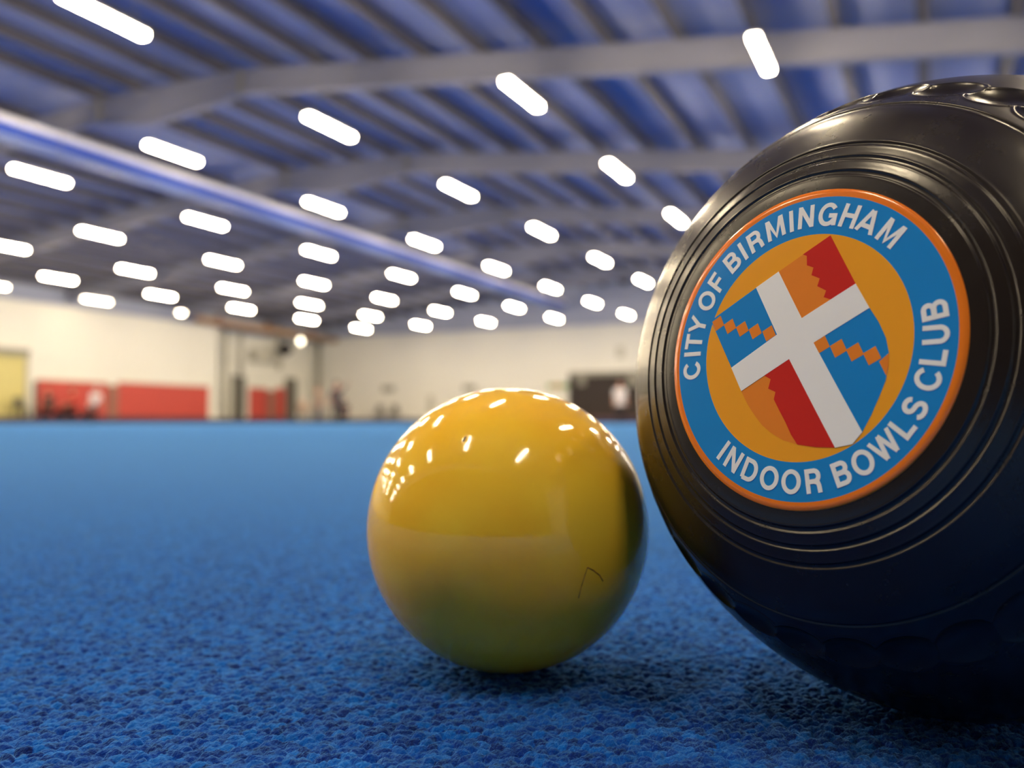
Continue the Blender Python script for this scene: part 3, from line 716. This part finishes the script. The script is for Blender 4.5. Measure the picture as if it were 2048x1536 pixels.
# lettering
def arc_pts(cx, cy, rx, ry, a0, a1, n=18):
    return [(cx + rx * math.cos(math.radians(a0 + (a1 - a0) * k / n)), cy + ry * math.sin(math.radians(a0 + (a1 - a0) * k / n))) for k in range(n + 1)]
HS = .095
GL = {'I': [[(0, 0), (0, 1)]],
 'T': [[(-.37, .905), (.37, .905)], [(0, 0), (0, .9)]],
 'L': [[(-.22, 1), (-.22, .095), (.30, .095)]],
 'F': [[(-.22, 0), (-.22, .905), (.32, .905)], [(-.22, .49), (.26, .49)]],
 'H': [[(-.28, 0), (-.28, 1)], [(.28, 0), (.28, 1)], [(-.28, .52), (.28, .52)]],
 'N': [[(-.28, 0), (-.28, 1)], [(.28, 0), (.28, 1)], [(-.28, .97), (.28, .03)]],
 'M': [[(-.36, 0), (-.36, 1)], [(.36, 0), (.36, 1)], [(-.33, .98), (0, .03), (.33, .98)]],
 'A': [[(-.36, 0), (-.02, .97)], [(.36, 0), (.02, .97)], [(-.24, .29), (.24, .29)]],
 'Y': [[(-.34, 1), (0, .42)], [(.34, 1), (0, .42)], [(0, .5), (0, 0)]],
 'W': [[(-.52, 1), (-.27, .03)], [(-.27, .03), (0, .97)], [(0, .97), (.27, .03)], [(.27, .03), (.52, 1)]],
 'U': [[(-.27, 1)] + arc_pts(0, .36, .27, .275, 180, 360) + [(.27, 1)]],
 'O': [arc_pts(0, .5, .36, .42, 0, 360, 40)],
 'C': [arc_pts(0, .5, .35, .42, 36, 324, 34)],
 'G': [arc_pts(0, .5, .35, .42, 36, 330, 34), [(.05, .45), (.345, .45), (.345, .02)]],
 'D': [[(-.27, .095), (.0, .095)] + arc_pts(0, .5, .31, .405, -90, 90) + [(0, .905), (-.27, .905), (-.27, .08)]],
 'B': [[(-.25, 0), (-.25, 1)], [(-.25, .905), (.06, .905)] + arc_pts(.06, .72, .19, .185, 90, -90, 12) + [(-.25, .535)],
       [(-.25, .52), (.08, .52)] + arc_pts(.08, .3075, .21, .2125, 90, -90, 12) + [(-.25, .095)]],
 'R': [[(-.25, 0), (-.25, 1)], [(-.25, .905), (.06, .905)] + arc_pts(.06, .69, .20, .215, 90, -90, 12) + [(-.25, .475)], [(.04, .475), (.20, .42), (.245, .30), (.27, 0)]],
 'S': [arc_pts(0, .705, .24, .20, 10, 262, 18) + arc_pts(0, .30, .275, .205, 82, -166, 18)]}
def stroke(bm, pts, hw):
    P_ = []
    for p in pts:
        if not P_ or (Vector(p) - P_[-1]).length > 1e-4: P_.append(Vector(p))
    closed = (P_[0] - P_[-1]).length < 1e-6
    L_, R_ = [], []
    n_ = len(P_)
    for k in range(n_):
        a = P_[k - 1] if k > 0 else (P_[-2] if closed else None); c = P_[k + 1] if k < n_ - 1 else (P_[1] if closed else None)
        d1 = (P_[k] - a).normalized() if a is not None else None; d2 = (c - P_[k]).normalized() if c is not None else None
        if d1 is None: d1 = d2
        if d2 is None: d2 = d1
        n1, n2 = Vector((-d1.y, d1.x)), Vector((-d2.y, d2.x)); nn = (n1 + n2)
        nn = nn.normalized() if nn.length > 1e-4 else n1
        k_ = hw / max(.45, nn.dot(n1)); L_.append(P_[k] + nn * k_); R_.append(P_[k] - nn * k_)
    for k in range(n_ - 1):
        q = [L_[k], L_[k + 1], R_[k + 1], R_[k]]
        f = bm.faces.new([bm.verts.new((v.x, min(1.0, max(0.0, v.y)) if len(pts) < 4 else v.y, 0)) for v in q])
        if f.normal.z < 0: pass
def letter(ch, ang, rad_, inward, cap, par, m, squeeze=1.0):
    bm = bmesh.new()
    for pl in GL[ch]: stroke(bm, pl, HS)
    bm.normal_update()
    for f in bm.faces:
        if f.normal.z < 0: f.normal_flip()
    es = [e for e in bm.edges if e.calc_length() > .3]
    bmesh.ops.subdivide_edges(bm, edges=es, cuts=1); bmesh.ops.triangulate(bm, faces=bm.faces[:])
    a = math.radians(ang); rad_v = Vector((math.cos(a), math.sin(a))); up = rad_v * (-1 if inward else 1); rt = Vector((up.y, -up.x))
    ret = bmesh.ops.extrude_face_region(bm, geom=bm.faces[:])
    topv = {v for v in ret['geom'] if isinstance(v, bmesh.types.BMVert)}
    for v in bm.verts:
        lx, ly = v.co.x * cap * squeeze, (v.co.y - .5) * cap
        p = rad_v * rad_ + rt * lx + up * ly
        v.co = (p.x, p.y, float(dome(p.x, p.y, .00022 + (.00008 if v in topv else -.00001))[0]))
    o = obj('letter', bm, m, par); o['label'] = 'white letter ' + ch
    return o
T1 = 'CITYOFBIRMINGHAM'
A1 = [-172.6, -180.3, 173.8, 165.6, 153.6, 143.8, 132.2, 125.2, 118.0, 106.8, 98.6, 91.4, 80.9, 70.6, 61.2, 49.6]
T2 = 'INDOORBOWLSCLUB'
A2 = [-128.3, -121.2, -111.4, -100.9, -90.2, -80.0, -67.3, -57.2, -46.2, -36.2, -28.0, -16.0, -7.6, 1.0, 10.4]
for ch, a_ in zip(T1, A1): letter(ch, a_, .02205, False, .00385, st, WH)
for ch, a_ in zip(T2, A2): letter(ch, a_, .0219, True, .00385, st, WH, .9 if ch == 'W' else 1.0)

# ------------------------------------------------------------------ near carpet: real knitted loops
def loops_patch():
    y0, y1, nx, ny = .085, 1.7, 1250, 1400
    ys = y0 * (y1 / y0) ** np.linspace(0, 1, ny)
    sx = np.linspace(-1, 1, nx)
    X = sx[None, :] * (.05 + .68 * ys[:, None]); Y = np.repeat(ys[:, None], nx, 1)
    ca, sa = math.cos(.5), math.sin(.5)                  # rows of the knit run diagonally
    U, Wd = (X * ca + Y * sa), (-X * sa + Y * ca)
    cu, cw = .00235, .00185
    gi, gj = 1200, 1200
    jit = rng.uniform(-.36, .36, (gi, gj, 2)); hh = rng.uniform(.40, 1.05, (gi, gj)); colr = rng.uniform(0, 1, (gi, gj)); an = rng.normal(.0, .5, (gi, gj)) 
    J = np.floor(Wd / cw).astype(int)
    best = np.full(X.shape, -1.0); cb = np.zeros(X.shape)
    for dj in (-1, 0, 1):
        jj = J + dj; offu = (jj % 2) * .5
        I = np.floor(U / cu - offu).astype(int)
        for di in (-1, 0, 1):
            ii = I + di; a_, b_ = ii % gi, jj % gj
            uc = (ii + .5 + offu + jit[a_, b_, 0]) * cu; wc = (jj + .5 + jit[a_, b_, 1]) * cw
            du, dw = U - uc, Wd - wc; c_, s_ = np.cos(an[a_, b_]), np.sin(an[a_, b_])
            q = ((du * c_ + dw * s_) / .00160) ** 2 + ((-du * s_ + dw * c_) / .00105) ** 2
            z = hh[a_, b_] * np.sqrt(np.clip(1 - q, 0, 1)) - .25 * np.clip(q - 1, 0, 1)
            up_ = z > best; best = np.where(up_, z, best); cb = np.where(up_, colr[a_, b_], cb)
    fib = rng.normal(0, 1, X.shape); fib = (fib + np.roll(fib, 1, 1) + np.roll(fib, -1, 1)) / 3
    lump = rng.normal(0, 1, X.shape)
    for q in range(3): lump = (lump + np.roll(lump, 1, 0) + np.roll(lump, -1, 0) + np.roll(lump, 1, 1) + np.roll(lump, -1, 1)) / 3.2
    lump /= lump.std()
    t_ = np.clip((Y - .20) / 1.1, 0, 1) ** .6; amp = .95 - .9 * t_ * t_ * (3 - 2 * t_)
    Z = -.00062 + .00100 * best * amp + .00010 * fib * (1 - t_) + .00009 * lump * (1 - t_) + .00030 * t_
    edge = np.minimum.reduce([np.clip((1 - np.abs(sx))[None, :] / .02, 0, 1) + 0 * Y, np.clip((y1 - Y) / .05, 0, 1)])
    Z = np.clip(Z, -.00106, None); Z = -.00108 + (Z + .00108) * edge
    wx, wy = X * CY - Y * SY, X * SY + Y * CY
    V = np.stack([wx, wy, Z], -1).reshape(-1, 3)
    i, j = np.meshgrid(np.arange(ny - 1), np.arange(nx - 1), indexing='ij')
    F = np.stack([i * nx + j, i * nx + j + 1, (i + 1) * nx + j + 1, (i + 1) * nx + j], -1).reshape(-1, 4)
    o = mesh_np('carpet_pile', V, F, M['loops'])
    cb2 = np.clip(.5 + (cb - .5) * .8 + (best - .5) * 0.0, 0, 1)
    a2 = o.data.attributes.new('fade', 'FLOAT', 'POINT'); a2.data.foreach_set('value', (.9 - .6 * t_).astype(np.float32).ravel())
    at = o.data.attributes.new('loop', 'FLOAT', 'POINT'); at.data.foreach_set('value', cb2.astype(np.float32).ravel())
    tag(o, 'looped blue woollen carpet surface under the two balls', 'carpet', None, 'stuff')
    return o
loops_patch()
# stray wool fibres standing out of the loops
def fibres():
    n = 17000
    y = .09 + .19 * rng.uniform(0, 1, n) ** 1.3; x = rng.uniform(-1, 1, n) * (y * .62 + .01)
    seg = 5; verts = []; faces = []
    base = np.stack([x * CY - y * SY, x * SY + y * CY, np.full(n, -.0001)], -1)
    dirs = rng.normal(0, 1, (n, 3)); dirs[:, 2] = np.abs(dirs[:, 2]) * .7 + .2; dirs /= np.linalg.norm(dirs, axis=1)[:, None]
    curl = rng.normal(0, 1, (n, 3)); curl /= np.linalg.norm(curl, axis=1)[:, None]
    ln = rng.uniform(.0006, .0022, n); rr = rng.uniform(.000010, .000020, n)
    tt = np.linspace(0, 1, seg)
    pos = base[:, None] + (dirs[:, None] * tt[None, :, None] + curl[:, None] * (.9 * tt[None, :, None] ** 2)) * ln[:, None, None]
    pos[..., 2] = np.clip(pos[..., 2], -.0002, None)
    side = np.cross(dirs, curl); side /= np.linalg.norm(side, axis=1)[:, None]; up = np.cross(side, dirs)
    ring = []
    for k in range(3):
        a_ = 2 * math.pi * k / 3
        ring.append(pos + (side[:, None] * math.cos(a_) + up[:, None] * math.sin(a_)) * (rr[:, None, None] * (1 - .6 * tt[None, :, None])))
    V = np.stack(ring, 2).reshape(-1, 3)      # n, seg, 3
    idx = np.arange(n * seg * 3).reshape(n, seg, 3)
    F = []
    for k in range(3):
        k2 = (k + 1) % 3
        F.append(np.stack([idx[:, :-1, k], idx[:, :-1, k2], idx[:, 1:, k2], idx[:, 1:, k]], -1).reshape(-1, 4))
    o = mesh_np('carpet_fibres', V, np.concatenate(F), mat('wool_fibre', rgb(90, 150, 215), .7, .2))
    tag(o, 'fine loose wool fibres sticking up from the blue carpet loops', 'carpet fibres', None, 'stuff')
fibres()
